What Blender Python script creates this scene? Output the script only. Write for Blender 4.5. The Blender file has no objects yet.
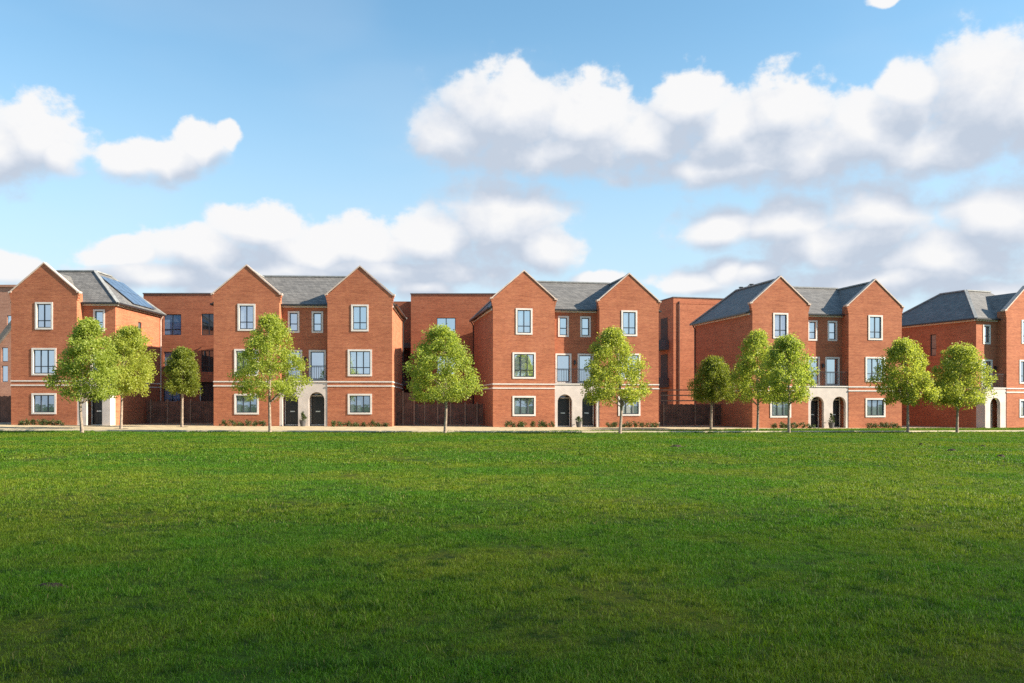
import bpy, bmesh, math, random
import numpy as np
from mathutils import Vector, Matrix
R = math.radians
random.seed(7)
rng = np.random.default_rng(11)
scene = bpy.context.scene
COL = scene.collection
F, CX, HY, EYE = 868.0, 512.0, 404.0, 1.6       # focal length in pixels, centre column, horizon row, eye height

def gz(x):                                       # the ground falls very gently to the right
    return -0.08 - 0.006 * max(-60, min(60, x))

# ------------------------------------------------------------------ materials
def new_mat(name):
    m = bpy.data.materials.new(name); m.use_nodes = True
    nt = m.node_tree; nt.nodes.clear()
    out = nt.nodes.new('ShaderNodeOutputMaterial')
    return m, nt, out
class N:
    """tiny node helper"""
    def __init__(s, nt): s.nt = nt
    def n(s, typ, ins=None, **props):
        nd = s.nt.nodes.new(typ)
        for k, v in props.items(): setattr(nd, k, v)
        for k, v in (ins or {}).items():
            if hasattr(v, 'is_output'): s.nt.links.new(v, nd.inputs[k])
            else: nd.inputs[k].default_value = v
        return nd
    def math(s, op, a, b=0.0, c=0.0, clamp=False):
        return s.n('ShaderNodeMath', {0: a, 1: b, 2: c}, operation=op, use_clamp=clamp).outputs[0]
    def mix(s, fac, a, b, blend='MIX'):
        nd = s.n('ShaderNodeMix', data_type='RGBA', blend_type=blend)
        for sock, v in ((nd.inputs[0], fac), (nd.inputs[6], a), (nd.inputs[7], b)):
            if hasattr(v, 'is_output'): s.nt.links.new(v, sock)
            else: sock.default_value = v if not isinstance(v, tuple) or len(v) == 4 else (*v, 1)
        return nd.outputs[2]
    def ramp(s, fac, a, b, lo=0.0, hi=1.0):
        nd = s.n('ShaderNodeMapRange', {0: fac, 1: a, 2: b, 3: lo, 4: hi}, interpolation_type='SMOOTHSTEP')
        return nd.outputs[0]
    def noise(s, vec, scale, detail=4, rough=0.55, **kw):
        return s.n('ShaderNodeTexNoise', {'Vector': vec, 'Scale': scale, 'Detail': detail, 'Roughness': rough}, **kw).outputs[0]

def brick_mat(name, c1, c2, mortar):
    m, nt, out = new_mat(name); h = N(nt)
    obj = h.n('ShaderNodeTexCoord').outputs['Object']
    xyz = h.n('ShaderNodeSeparateXYZ', {0: obj})
    u = h.math('ADD', xyz.outputs[0], xyz.outputs[1])
    vec = h.n('ShaderNodeCombineXYZ', {0: u, 1: xyz.outputs[2]}).outputs[0]
    br = h.n('ShaderNodeTexBrick', {'Vector': vec, 'Color1': (*c1, 1), 'Color2': (*c2, 1), 'Mortar': (*mortar, 1),
             'Scale': 1.0, 'Mortar Size': 0.008, 'Mortar Smooth': 0.3, 'Bias': -0.1, 'Brick Width': 0.225, 'Row Height': 0.075})
    blotch = h.noise(obj, 0.55, 5, 0.6)
    streak = h.noise(h.n('ShaderNodeVectorMath', {0: vec, 1: (0.35, 5.0, 1)}, operation='MULTIPLY').outputs[0], 1.0, 4, 0.7)
    fine = h.noise(h.n('ShaderNodeVectorMath', {0: vec, 1: (4.4, 13.0, 1)}, operation='MULTIPLY').outputs[0], 1.0, 2, 0.6)
    c = h.mix(h.ramp(blotch, 0.3, 0.7), br.outputs[0], (0.88, 0.84, 0.82), 'MULTIPLY')
    c = h.mix(h.ramp(streak, 0.42, 0.68), c, (0.80, 0.78, 0.78), 'MULTIPLY')
    c = h.mix(h.ramp(fine, 0.38, 0.7, 0, 0.8), c, (0.82, 0.79, 0.79), 'MULTIPLY')
    b = h.n('ShaderNodeBsdfPrincipled', {'Base Color': c, 'Roughness': 0.9, 'Specular IOR Level': 0.25})
    nt.links.new(b.outputs[0], out.inputs[0]); return m

def plain(name, col, rough=0.6, vary=0.12, scale=3.0, metal=0.0, bump=0.0, spec=0.5):
    m, nt, out = new_mat(name); h = N(nt)
    obj = h.n('ShaderNodeTexCoord').outputs['Object']
    nz = h.noise(obj, scale, 5, 0.62)
    k = 1 - 2.2 * vary
    c = h.mix(h.ramp(nz, 0.3, 0.7), (col[0] * k, col[1] * k, col[2] * k), (*[min(1, v * (1 + vary)) for v in col],))
    ins = {'Base Color': c, 'Roughness': rough, 'Metallic': metal, 'Specular IOR Level': spec}
    if bump:
        ins['Normal'] = h.n('ShaderNodeBump', {'Strength': bump, 'Distance': 0.02, 'Height': h.noise(obj, scale * 9, 4)}).outputs[0]
    b = h.n('ShaderNodeBsdfPrincipled', ins)
    nt.links.new(b.outputs[0], out.inputs[0]); return m

def slate_mat(name, base):
    m, nt, out = new_mat(name); h = N(nt)
    obj = h.n('ShaderNodeTexCoord').outputs['Object']
    xyz = h.n('ShaderNodeSeparateXYZ', {0: obj})
    u = h.math('ADD', xyz.outputs[0], xyz.outputs[1])
    vec = h.n('ShaderNodeCombineXYZ', {0: u, 1: xyz.outputs[2]}).outputs[0]
    b1 = tuple(v * 0.80 for v in base); b2 = tuple(v * 1.22 for v in base)
    br = h.n('ShaderNodeTexBrick', {'Vector': vec, 'Color1': (*b1, 1), 'Color2': (*b2, 1), 'Mortar': (*[v * 0.5 for v in base], 1),
             'Scale': 1.0, 'Mortar Size': 0.012, 'Mortar Smooth': 0.2, 'Brick Width': 0.3, 'Row Height': 0.16})
    c = h.mix(h.ramp(h.noise(obj, 0.8, 5, 0.65), 0.3, 0.72), br.outputs[0], (0.86, 0.86, 0.87), 'MULTIPLY')
    c = h.mix(h.ramp(h.noise(h.n('ShaderNodeVectorMath', {0: vec, 1: (0.25, 4.5, 1)}, operation='MULTIPLY').outputs[0], 1.0, 4, 0.7), 0.42, 0.66), c, (0.84, 0.84, 0.85), 'MULTIPLY')
    bump = h.n('ShaderNodeBump', {'Strength': 0.4, 'Distance': 0.015, 'Height': br.outputs[1]}, invert=True)
    b = h.n('ShaderNodeBsdfPrincipled', {'Base Color': c, 'Roughness': 0.55, 'Normal': bump.outputs[0]})
    nt.links.new(b.outputs[0], out.inputs[0]); return m

def glass_mat(name, fac, inner, tint):
    m, nt, out = new_mat(name); h = N(nt)
    tc = h.n('ShaderNodeTexCoord'); rnd = h.n('ShaderNodeObjectInfo').outputs['Random']
    obj = tc.outputs['Object']
    wav = h.noise(obj, 1.3, 2)
    bump = h.n('ShaderNodeBump', {'Strength': 0.03, 'Distance': 0.08, 'Height': wav}).outputs[0]
    z = h.n('ShaderNodeSeparateXYZ', {0: obj}).outputs[2]
    blind = h.mix(h.ramp(rnd, 0.45, 0.9), (*inner, 1), (*[min(0.5, v * 6) for v in inner], 1))
    d = h.n('ShaderNodeBsdfDiffuse', {'Color': blind})
    g = h.n('ShaderNodeBsdfGlossy', {'Color': (*tint, 1), 'Roughness': 0.02, 'Normal': bump})
    mx = h.n('ShaderNodeMixShader', {0: fac, 1: d.outputs[0], 2: g.outputs[0]})
    nt.links.new(mx.outputs[0], out.inputs[0]); return m

def leaf_mat(name, dark, light, trans, tfac=0.35):
    m, nt, out = new_mat(name); h = N(nt)
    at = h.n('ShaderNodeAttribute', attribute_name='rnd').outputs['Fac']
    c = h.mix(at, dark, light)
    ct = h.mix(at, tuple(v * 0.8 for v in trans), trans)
    d = h.n('ShaderNodeBsdfPrincipled', {'Base Color': c, 'Roughness': 0.5, 'Specular IOR Level': 0.35})
    t = h.n('ShaderNodeBsdfTranslucent', {'Color': ct})
    mx = h.n('ShaderNodeMixShader', {0: tfac, 1: d.outputs[0], 2: t.outputs[0]})
    nt.links.new(mx.outputs[0], out.inputs[0]); return m

M = {}
M['brick'] = brick_mat('red_brick', (0.49, 0.172, 0.084), (0.38, 0.116, 0.060), (0.42, 0.22, 0.14))
M['brick_b'] = brick_mat('red_brick_rear', (0.49, 0.165, 0.080), (0.39, 0.115, 0.058), (0.43, 0.215, 0.14))
M['brick_pink'] = brick_mat('pale_brick', (0.50, 0.25, 0.17), (0.42, 0.2, 0.14), (0.5, 0.36, 0.28))
M['stone'] = plain('cast_stone', (0.56, 0.495, 0.455), 0.75, 0.06, 1.2, bump=0.1)
M['trim'] = plain('white_stone_trim', (0.66, 0.62, 0.58), 0.6, 0.05, 2.0)
M['coping'] = plain('pale_coping_stone', (0.58, 0.46, 0.39), 0.7, 0.08, 2.0)
M['slate'] = slate_mat('grey_slate', (0.158, 0.153, 0.145))
M['ridge'] = plain('grey_ridge_tile', (0.25, 0.26, 0.26), 0.6, 0.12)
M['frame'] = plain('dark_window_frame', (0.028, 0.034, 0.046), 0.4, 0.05)
M['gutter'] = plain('black_gutter', (0.022, 0.023, 0.026), 0.4, 0.05)
M['door'] = plain('black_door_paint', (0.012, 0.013, 0.016), 0.35, 0.05)
M['metal'] = plain('brushed_steel', (0.6, 0.6, 0.6), 0.3, 0.05, metal=0.9)
M['glass'] = glass_mat('window_glass', 0.72, (0.06, 0.075, 0.09), (0.80, 0.90, 1.0))
M['darkglass'] = glass_mat('dim_window_glass', 0.12, (0.016, 0.018, 0.02), (0.7, 0.8, 0.95))
M['blind'] = glass_mat('glass_with_blind', 0.42, (0.13, 0.17, 0.21), (0.75, 0.87, 1.0))
M['sky_glass'] = glass_mat('painted_sky_glass', 0.35, (0.22, 0.36, 0.56), (0.7, 0.8, 0.95))  # blue pane colour stands in for reflected sky
M['solar'] = plain('solar_cell', (0.16, 0.21, 0.30), 0.16, 0.12, 2.5, metal=0.55, spec=0.8)
M['fence'] = plain('brown_fence_board', (0.145, 0.072, 0.052), 0.8, 0.2, 1.8)
M['post'] = plain('fence_post', (0.24, 0.15, 0.11), 0.8, 0.15, 2.0)
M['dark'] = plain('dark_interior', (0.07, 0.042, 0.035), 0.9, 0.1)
M['slab'] = plain('concrete_slab', (0.12, 0.10, 0.10), 0.8, 0.1)
M['bark'] = plain('young_bark', (0.30, 0.235, 0.18), 0.85, 0.2, 9.0, bump=0.4)
M['leaf'] = leaf_mat('spring_leaf', (0.15, 0.21, 0.020), (0.40, 0.44, 0.07), (0.50, 0.58, 0.05), 0.48)
M['leaf_d'] = leaf_mat('shaded_leaf', (0.085, 0.125, 0.016), (0.24, 0.27, 0.05), (0.32, 0.38, 0.03), 0.45)  # darker copy of the spring leaf, shade on two small trees painted in
M['shrub'] = leaf_mat('shrub_leaf', (0.028, 0.048, 0.014), (0.080, 0.115, 0.030), (0.08, 0.12, 0.02), 0.3)
M['pot'] = plain('grey_planter', (0.08, 0.08, 0.085), 0.6, 0.1)
M['soil'] = plain('dark_soil', (0.05, 0.033, 0.022), 0.95, 0.3, 9.0, bump=0.6)
M['gravel'] = plain('buff_gravel', (0.43, 0.35, 0.215), 0.9, 0.16, 1.6, bump=0.3)
M['kerb'] = plain('pale_kerb', (0.60, 0.50, 0.36), 0.8, 0.1, 2.0)

def grass_mat(name, blades):
    m, nt, out = new_mat(name); h = N(nt)
    pos = h.n('ShaderNodeNewGeometry').outputs['Position']
    st = h.n('ShaderNodeVectorMath', {0: pos, 1: (0.55, 0.60, 0.0)}, operation='MULTIPLY').outputs[0]
    big = h.noise(st, 0.33, 5, 0.62)
    mid = h.noise(pos, 0.9, 5, 0.65)
    c = h.mix(h.ramp(big, 0.42, 0.58), (0.066, 0.178, 0.007), (0.150, 0.212, 0.013))
    c = h.mix(h.ramp(mid, 0.38, 0.66, 0, 0.7), c, (0.085, 0.172, 0.008))
    tuf = h.noise(pos, 3.2, 3, 0.6)              # darker, lusher grasses in small clumps
    c = h.mix(h.ramp(tuf, 0.50, 0.68, 0, 0.85), c, (0.028, 0.085, 0.006))
    if blades:
        at = h.n('ShaderNodeAttribute', attribute_name='rnd').outputs['Fac']
        c = h.mix(h.ramp(at, 0.0, 1.0), h.mix(1.0, c, (0.62, 0.68, 0.6), 'MULTIPLY'), h.mix(1.0, c, (1.5, 1.35, 1.5), 'MULTIPLY'))
        c = h.mix(h.ramp(at, 0.955, 0.99), c, (0.24, 0.20, 0.075))
        d = h.n('ShaderNodeBsdfPrincipled', {'Base Color': c, 'Roughness': 0.55, 'Specular IOR Level': 0.25})
        t = h.n('ShaderNodeBsdfTranslucent', {'Color': h.mix(1.0, c, (1.25, 1.3, 0.8), 'MULTIPLY')})
        mx = h.n('ShaderNodeMixShader', {0: 0.4, 1: d.outputs[0], 2: t.outputs[0]})
        nt.links.new(mx.outputs[0], out.inputs[0])
    else:
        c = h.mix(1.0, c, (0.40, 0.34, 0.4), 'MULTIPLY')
        bump = h.n('ShaderNodeBump', {'Strength': 0.8, 'Distance': 0.05, 'Height': h.noise(pos, 14, 4, 0.7)})
        d = h.n('ShaderNodeBsdfPrincipled', {'Base Color': c, 'Roughness': 0.95, 'Specular IOR Level': 0.1, 'Normal': bump.outputs[0]})
        nt.links.new(d.outputs[0], out.inputs[0])
    return m
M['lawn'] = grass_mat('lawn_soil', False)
M['blade'] = grass_mat('grass_blade', True)

# ------------------------------------------------------------------ mesh helpers
class MB:
    def __init__(s): s.v = []; s.f = []
    def poly(s, pts):
        i = len(s.v); s.v += [tuple(p) for p in pts]; s.f.append(tuple(range(i, i + len(pts))))
    def solid(s, pts, faces):
        i = len(s.v); s.v += [tuple(p) for p in pts]; s.f += [tuple(i + k for k in f) for f in faces]
    def box(s, x0, x1, y0, y1, z0, z1):
        s.solid([(x0, y0, z0), (x1, y0, z0), (x1, y1, z0), (x0, y1, z0), (x0, y0, z1), (x1, y0, z1), (x1, y1, z1), (x0, y1, z1)],
                [(0, 3, 2, 1), (4, 5, 6, 7), (0, 1, 5, 4), (1, 2, 6, 5), (2, 3, 7, 6), (3, 0, 4, 7)])
    def bar(s, a, b, w, t):                       # rectangular bar from a to b; w across, t vertical-ish
        a, b = Vector(a), Vector(b); d = (b - a).normalized()
        side = d.cross(Vector((0, 0, 1)))
        side = side.normalized() if side.length > 1e-4 else Vector((1, 0, 0))
        up = side.cross(d)
        q = [(-1, -1), (1, -1), (1, 1), (-1, 1)]
        s.solid([a + side * i * w / 2 + up * j * t / 2 for i, j in q] + [b + side * i * w / 2 + up * j * t / 2 for i, j in q],
                [(3, 2, 1, 0), (4, 5, 6, 7), (0, 1, 5, 4), (1, 2, 6, 5), (2, 3, 7, 6), (3, 0, 4, 7)])
    def tube(s, pts, rad, n=8):
        rings = []
        for k, p in enumerate(pts):
            p = Vector(p)
            d = (Vector(pts[min(k + 1, len(pts) - 1)]) - Vector(pts[max(k - 1, 0)])).normalized()
            a = d.cross(Vector((0.3, 1, 0.1))).normalized(); b = d.cross(a)
            r = rad[k] if hasattr(rad, '__len__') else rad
            i = len(s.v)
            s.v += [tuple(p + (a * math.cos(2 * math.pi * j / n) + b * math.sin(2 * math.pi * j / n)) * r) for j in range(n)]
            rings.append(i)
        for r0, r1 in zip(rings, rings[1:]):
            s.f += [(r0 + j, r0 + (j + 1) % n, r1 + (j + 1) % n, r1 + j) for j in range(n)]
        s.f.append(tuple(rings[0] + j for j in range(n))[::-1]); s.f.append(tuple(rings[-1] + j for j in range(n)))
    def build(s, name, mat, parent=None, loc=None, mirror=None, fix=True):
        v = s.v if mirror is None else [(mirror - p[0], p[1], p[2]) for p in s.v]
        me = bpy.data.meshes.new(name); me.from_pydata(v, [], s.f)
        if fix and len(s.f) < 20000:
            bm = bmesh.new(); bm.from_mesh(me); bmesh.ops.recalc_face_normals(bm, faces=bm.faces); bm.to_mesh(me); bm.free()
        me.materials.append(M[mat])
        o = bpy.data.objects.new(name, me); COL.objects.link(o)
        if parent: o.parent = parent
        if loc is not None: o.location = loc
        return o

def empty(name, loc, rz=0.0, label=None, cat=None, group=None):
    o = bpy.data.objects.new(name, None); COL.objects.link(o); o.empty_display_size = 0.3
    o.location = loc; o.rotation_euler = (0, 0, rz); tag(o, label, cat, group); return o
def tag(o, label=None, cat=None, group=None, kind=None):
    for k, v in (('label', label), ('category', cat), ('group', group), ('kind', kind)):
        if v: o[k] = v
    return o

def panel(mb, org, u, inw, u0, u1, z0, z1, holes, dep=0.16):
    """wall sheet with rectangular openings and their reveals; org 3-D origin, u lateral unit, inw inward unit"""
    org, u, inw = Vector(org), Vector(u), Vector(inw)
    P = lambda a, z, d=0.0: org + u * a + Vector((0, 0, z)) + inw * d
    us = sorted({u0, u1, *[h[0] for h in holes], *[h[1] for h in holes]})
    zs = sorted({z0, z1, *[h[2] for h in holes], *[h[3] for h in holes]})
    for a, b in zip(us, us[1:]):
        for c, d in zip(zs, zs[1:]):
            mu, mz = (a + b) / 2, (c + d) / 2
            if any(h[0] < mu < h[1] and h[2] < mz < h[3] for h in holes): continue
            mb.poly([P(a, c), P(b, c), P(b, d), P(a, d)])
    for a, b, c, d in holes:
        mb.poly([P(a, c), P(a, d), P(a, d, dep), P(a, c, dep)]); mb.poly([P(b, c), P(b, c, dep), P(b, d, dep), P(b, d)])
        mb.poly([P(a, d), P(b, d), P(b, d, dep), P(a, d, dep)]); mb.poly([P(a, c), P(a, c, dep), P(b, c, dep), P(b, c)])

# ------------------------------------------------------------------ windows (cached meshes, one object per window)
_wcache = {}
def mesh_from(mb, name, mat):
    me = bpy.data.meshes.new(name); me.from_pydata(mb.v, [], mb.f)
    bm = bmesh.new(); bm.from_mesh(me); bmesh.ops.recalc_face_normals(bm, faces=bm.faces); bm.to_mesh(me); bm.free()
    me.materials.append(M[mat]); return me
def ring(mb, x0, x1, z0, z1, w, y0, y1):
    mb.box(x0, x1, y0, y1, z0, z0 + w); mb.box(x0, x1, y0, y1, z1 - w, z1)
    mb.box(x0, x0 + w, y0, y1, z0 + w, z1 - w); mb.box(x1 - w, x1, y0, y1, z0 + w, z1 - w)
def win_meshes(w, h, lights, transom, surround):
    key = (w, h, lights, transom, surround)
    if key in _wcache: return _wcache[key]
    s = 0.115 if surround else 0.0
    res = {}
    x0, x1, z0, z1 = -w / 2 + s, w / 2 - s, s, h - s
    fr = MB(); e = 0.004 if surround else -0.004
    ring(fr, x0 + e, x1 - e, z0 + e, z1 - e, 0.055, 0.055, 0.125)
    for k in range(1, lights):
        xm = x0 + (x1 - x0) * k / lights
        fr.box(xm - 0.035, xm + 0.035, 0.062, 0.12, z0 + 0.05, z1 - 0.05)
    if transom:
        zt = z0 + (z1 - z0) * transom
        fr.box(x0 + 0.05, x1 - 0.05, 0.066, 0.118, zt - 0.03, zt + 0.03)
    res['frame'] = mesh_from(fr, 'window_frame', 'frame')
    gl = MB(); gl.box(x0 + 0.03, x1 - 0.03, 0.095, 0.108, z0 + 0.03, z1 - 0.03)
    res['pane'] = gl
    if surround:
        sr = MB(); ring(sr, -w / 2 - 0.012, w / 2 + 0.012, -0.012, h + 0.012, s + 0.012, -0.035, 0.14)
        res['surround'] = mesh_from(sr, 'window_surround', 'trim')
    _wcache[key] = res; return res
_pcache = {}
def window(parent, name, x, y, z0, w, h, lights, transom, surround=True, rz=0.0, glass='glass'):
    ms = win_meshes(w, h, lights, transom, surround)
    o = bpy.data.objects.new(name, ms['frame']); COL.objects.link(o); o.parent = parent
    o.location = (x, y, z0); o.rotation_euler = (0, 0, rz)
    k = (id(ms), glass)
    if k not in _pcache: _pcache[k] = mesh_from(ms['pane'], 'pane', glass)
    p = bpy.data.objects.new('pane', _pcache[k]); COL.objects.link(p); p.parent = o
    if 'surround' in ms:
        s = bpy.data.objects.new('window_surround', ms['surround']); COL.objects.link(s); s.parent = o
    return o

# ------------------------------------------------------------------ houses
GW, RY = 4.60, 0.85                 # gable width, set-back of the middle
EAVE, SH, APEX, RIDGE = 8.58, 9.32, 11.33, 11.22
BAND = 3.05
# gable windows (centre offset, width, sill, head, lights, transom)
G_WIN = [(1.22, 6.72, 8.62, 2, 0.30), (1.70, 3.50, 5.40, 3, 0.30), (1.70, 0.77, 2.22, 3, 0)]

def gable_parts(H, x0, mx, wall, body):
    xc = x0 + GW / 2
    holes = [(xc - w / 2, xc + w / 2, a, b) for w, a, b, l, t in G_WIN]
    panel(wall, (0, 0, 0), (1, 0, 0), (0, 1, 0), x0, x0 + GW, -0.3, SH, holes)
    T = 0.32                                     # parapet thickness
    wall.poly([(x0, 0, SH), (x0 + GW, 0, SH), (xc, 0, APEX)])
    wall.poly([(x0, T, EAVE), (x0 + GW, T, EAVE), (x0 + GW, T, SH), (xc, T, APEX), (x0, T, SH)][::-1])
    wall.poly([(x0, 0, SH), (xc, 0, APEX), (xc, T, APEX), (x0, T, SH)]); wall.poly([(x0 + GW, 0, SH), (x0 + GW, T, SH), (xc, T, APEX), (xc, 0, APEX)])
    for s, xx in ((-1, x0), (1, x0 + GW)):       # corbelled brick kneelers
        for k, (pr, za, zb) in enumerate(((0.05, SH - 0.55, SH - 0.38), (0.09, SH - 0.38, SH - 0.2), (0.14, SH - 0.2, SH + 0.02))):
            a, b = (xx - pr, xx - 0.002) if s < 0 else (xx + 0.002, xx + pr)
            wall.box(a, b, -0.002 - 0.004 * k, T + 0.004, za, zb)
    cp = MB()
    for s in (-1, 1):
        a = Vector((xc, -0.05, APEX + 0.02)); b = Vector((xc + s * (GW / 2 + 0.16), -0.05, SH - 0.10 + 0.02))
        yb = T + 0.05
        up = Vector((-s * (APEX - SH), 0, -(GW / 2))).normalized() * -0.10
        up = Vector((s * (APEX - SH + 0.1), 0, GW / 2 + 0.16)).normalized() * 0.075
        top = Vector((xc, -0.05, APEX + 0.02 + 0.10))
        pts = []
        for yy in (-0.05, yb):
            pts += [(a.x, yy, a.z), (b.x, yy, b.z), (b.x + up.x, yy, b.z + up.z), (top.x, yy, top.z)]
        cp.solid(pts, [(0, 1, 2, 3), (7, 6, 5, 4), (0, 4, 5, 1), (1, 5, 6, 2), (2, 6, 7, 3), (3, 7, 4, 0)])
        xa = xc + s * (GW / 2 + 0.09)
        cp.box(xa - 0.11, xa + 0.11, -0.053, yb + 0.003, SH - 0.02, SH + 0.07)
    cp.build('gable_coping', 'coping', H, mirror=mx)
    ends = MB()
    for z in (BAND, BAND - 0.30):
        ends.box(x0 - 0.03, x0 + GW + 0.03, -0.035, 0.03, z, z + 0.085)
    ends.build('string_course', 'trim', H, mirror=mx)
    for w, a, b, l, t in G_WIN:
        window(H, 'window', (mx - xc) if mx is not None else xc, 0, a, w, b - a, l, t, glass='blind' if a < 1 else 'glass')

def arch_face(mb, x0, x1, z1, opens, y, dep):
    """front sheet with round-headed openings, plus their soffits"""
    xs = {x0, x1}
    n = 14
    def head(o, x):
        c, r = (o[0] + o[1]) / 2, (o[1] - o[0]) / 2
        return o[2] + math.sqrt(max(0, r * r - (x - c) ** 2))
    for o in opens:
        c, r = (o[0] + o[1]) / 2, (o[1] - o[0]) / 2
        xs |= {c - r * math.cos(math.pi * k / n) for k in range(n + 1)}
    xs = sorted(xs)
    for a, b in zip(xs, xs[1:]):
        if b - a < 1e-6: continue
        o = next((o for o in opens if o[0] - 1e-6 <= a and b <= o[1] + 1e-6), None)
        if o is None:
            mb.poly([(a, y, -0.3), (b, y, -0.3), (b, y, z1), (a, y, z1)])
        else:
            ha, hb = head(o, a), head(o, b)
            mb.poly([(a, y, ha), (b, y, hb), (b, y, z1), (a, y, z1)])
            mb.poly([(a, y, ha), (a, y + dep, ha), (b, y + dep, hb), (b, y, hb)])
            mb.poly([(a, y + dep, ha), (a, y + dep, z1), (b, y + dep, z1), (b, y + dep, hb)])
    for o in opens:
        for xx in (o[0], o[1]):
            mb.poly([(xx, y, -0.3), (xx, y + dep, -0.3), (xx, y + dep, o[2]), (xx, y, o[2])])

def front_door(H, xc, y, mx):
    fr = MB(); ring(fr, xc - 0.56, xc + 0.56, -0.05, 2.32, 0.07, y - 0.03, y + 0.08)
    fr.box(xc - 0.49, xc + 0.49, y - 0.028, y + 0.07, 2.06, 2.12)
    d = MB(); d.box(xc - 0.485, xc + 0.485, y - 0.012, y + 0.04, 0.02, 2.06)
    for zz in (0.2, 1.15):
        for xx in (-0.22, 0.22):
            d.box(xc + xx - 0.16, xc + xx + 0.16, y - 0.024, y - 0.01, zz, zz + (0.62 if zz < 1 else 0.75))
    do = d.build('front_door', 'door', H, mirror=mx)
    fr.build('door_frame', 'trim', do, mirror=mx)
    lb = MB(); lb.box(xc - 0.16, xc + 0.16, y - 0.045, y - 0.026, 0.93, 1.0); lb.build('letter_plate', 'metal', do, mirror=mx)
    fl = MB(); fl.box(xc - 0.485, xc + 0.485, y + 0.005, y + 0.02, 2.12, 2.25); fl.build('fanlight', 'darkglass', do, mirror=mx)

def recess(H, x0, rw, doors, opens, mx, wall, ends=False):
    """set-back middle: brick, small windows, french windows, porch of pale stone with balcony"""
    holes = []
    cx = [x0 + rw * 0.25, x0 + rw * 0.75] if len(doors) == 2 else [x0 + rw * 0.5]
    for c in cx:
        holes += [(c - 0.40, c + 0.40, 6.66, 8.20), (c - 0.6, c + 0.6, BAND + 0.13, 5.40)]
    panel(wall, (0, RY, 0), (1, 0, 0), (0, 1, 0), x0, x0 + rw, -0.3, EAVE + 0.1, holes)
    for c in cx:
        xx = (mx - c) if mx is not None else c
        window(H, 'window', xx, RY, 6.66, 0.80, 1.54, 1, 0.40)
        window(H, 'balcony_door', xx, RY, BAND + 0.13, 1.20, 5.40 - BAND - 0.13, 1, 0)
    p = MB()
    e = 0.006
    xe = x0 + rw - (0.0 if ends else e)
    arch_face(p, x0 + e, xe, BAND + 0.09, opens, 0.03, 0.28)
    p.poly([(x0 + e, 0.03, BAND + 0.09), (xe, 0.03, BAND + 0.09), (xe, RY - 0.004, BAND + 0.09), (x0 + e, RY - 0.004, BAND + 0.09)])
    p.poly([(x0 + e, 0.31, BAND - 0.1), (xe, 0.31, BAND - 0.1), (xe, RY - 0.004, BAND - 0.1), (x0 + e, RY - 0.004, BAND - 0.1)])
    if ends:
        p.box(xe - 0.28, xe, 0.312, RY - 0.004, -0.3, BAND + 0.088)
        p.poly([(xe, 0.03, -0.3), (xe, 0.312, -0.3), (xe, 0.312, BAND + 0.09), (xe, 0.03, BAND + 0.09)])
    po = p.build('stone_porch', 'stone', H, mirror=mx)
    lip = MB(); lip.box(x0 + e, xe, -0.02, 0.029, BAND + 0.02, BAND + 0.10); lip.build('porch_cornice', 'trim', po, mirror=mx)
    if len(opens) == 2:                          # brick wall between the two porches
        m = (opens[0][1] + opens[1][0]) / 2
        wall.box(m - 0.3, m + 0.3, 0.315, RY - 0.003, -0.3, BAND - 0.105)
    for xd in doors: front_door(H, xd, RY - 0.05, mx)
    rl = MB()
    za, zb = BAND + 0.12, BAND + 1.2
    rl.box(x0 + 0.01, xe - 0.01, 0.10, 0.14, zb - 0.04, zb); rl.box(x0 + 0.01, xe - 0.01, 0.105, 0.135, za, za + 0.03)
    n = int(rw / 0.13)
    for k in range(n + 1):
        xx = x0 + 0.03 + (rw - 0.06) * k / n
        rl.box(xx - 0.008, xx + 0.008, 0.112, 0.128, za + 0.03, zb - 0.04)
    if ends:
        rl.box(xe - 0.05, xe - 0.015, 0.14, RY, zb - 0.04, zb); rl.box(xe - 0.05, xe - 0.015, 0.14, RY, za, za + 0.03)
        for k in range(1, 6): rl.box(xe - 0.04, xe - 0.025, 0.14 + k * 0.12, 0.155 + k * 0.12, za + 0.03, zb - 0.04)
    rl.build('balcony_railing', 'gutter', H, mirror=mx)
    lamp = MB()
    xl = x0 + rw * 0.5 if len(doors) == 2 else x0 + rw * 0.12
    lamp.box(xl - 0.05, xl + 0.05, RY - 0.03, RY - 0.002, 4.55, 4.9)
    lamp.box(xl - 0.07, xl + 0.07, RY - 0.16, RY - 0.03, 4.6, 4.82)
    lamp.solid([(xl - 0.09, RY - 0.18, 4.82), (xl + 0.09, RY - 0.18, 4.82), (xl + 0.09, RY - 0.03, 4.82), (xl - 0.09, RY - 0.03, 4.82), (xl, RY - 0.1, 4.92)],
               [(3, 2, 1, 0), (0, 1, 4), (1, 2, 4), (2, 3, 4), (3, 0, 4)])
    lamp.build('wall_lamp', 'gutter', H, mirror=mx)
    ev = MB(); ev.box(x0 + 0.004, xe + (0.25 if ends else -0.004), RY - 0.09, RY - 0.003, EAVE - 0.10, EAVE + 0.03); ev.build('fascia', 'trim', H, mirror=mx)
    g = MB(); g.box(x0 + 0.006, xe + (0.34 if ends else -0.006), RY - 0.34, RY - 0.20, EAVE - 0.0, EAVE + 0.12); g.build('gutter', 'gutter', H, mirror=mx)

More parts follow.
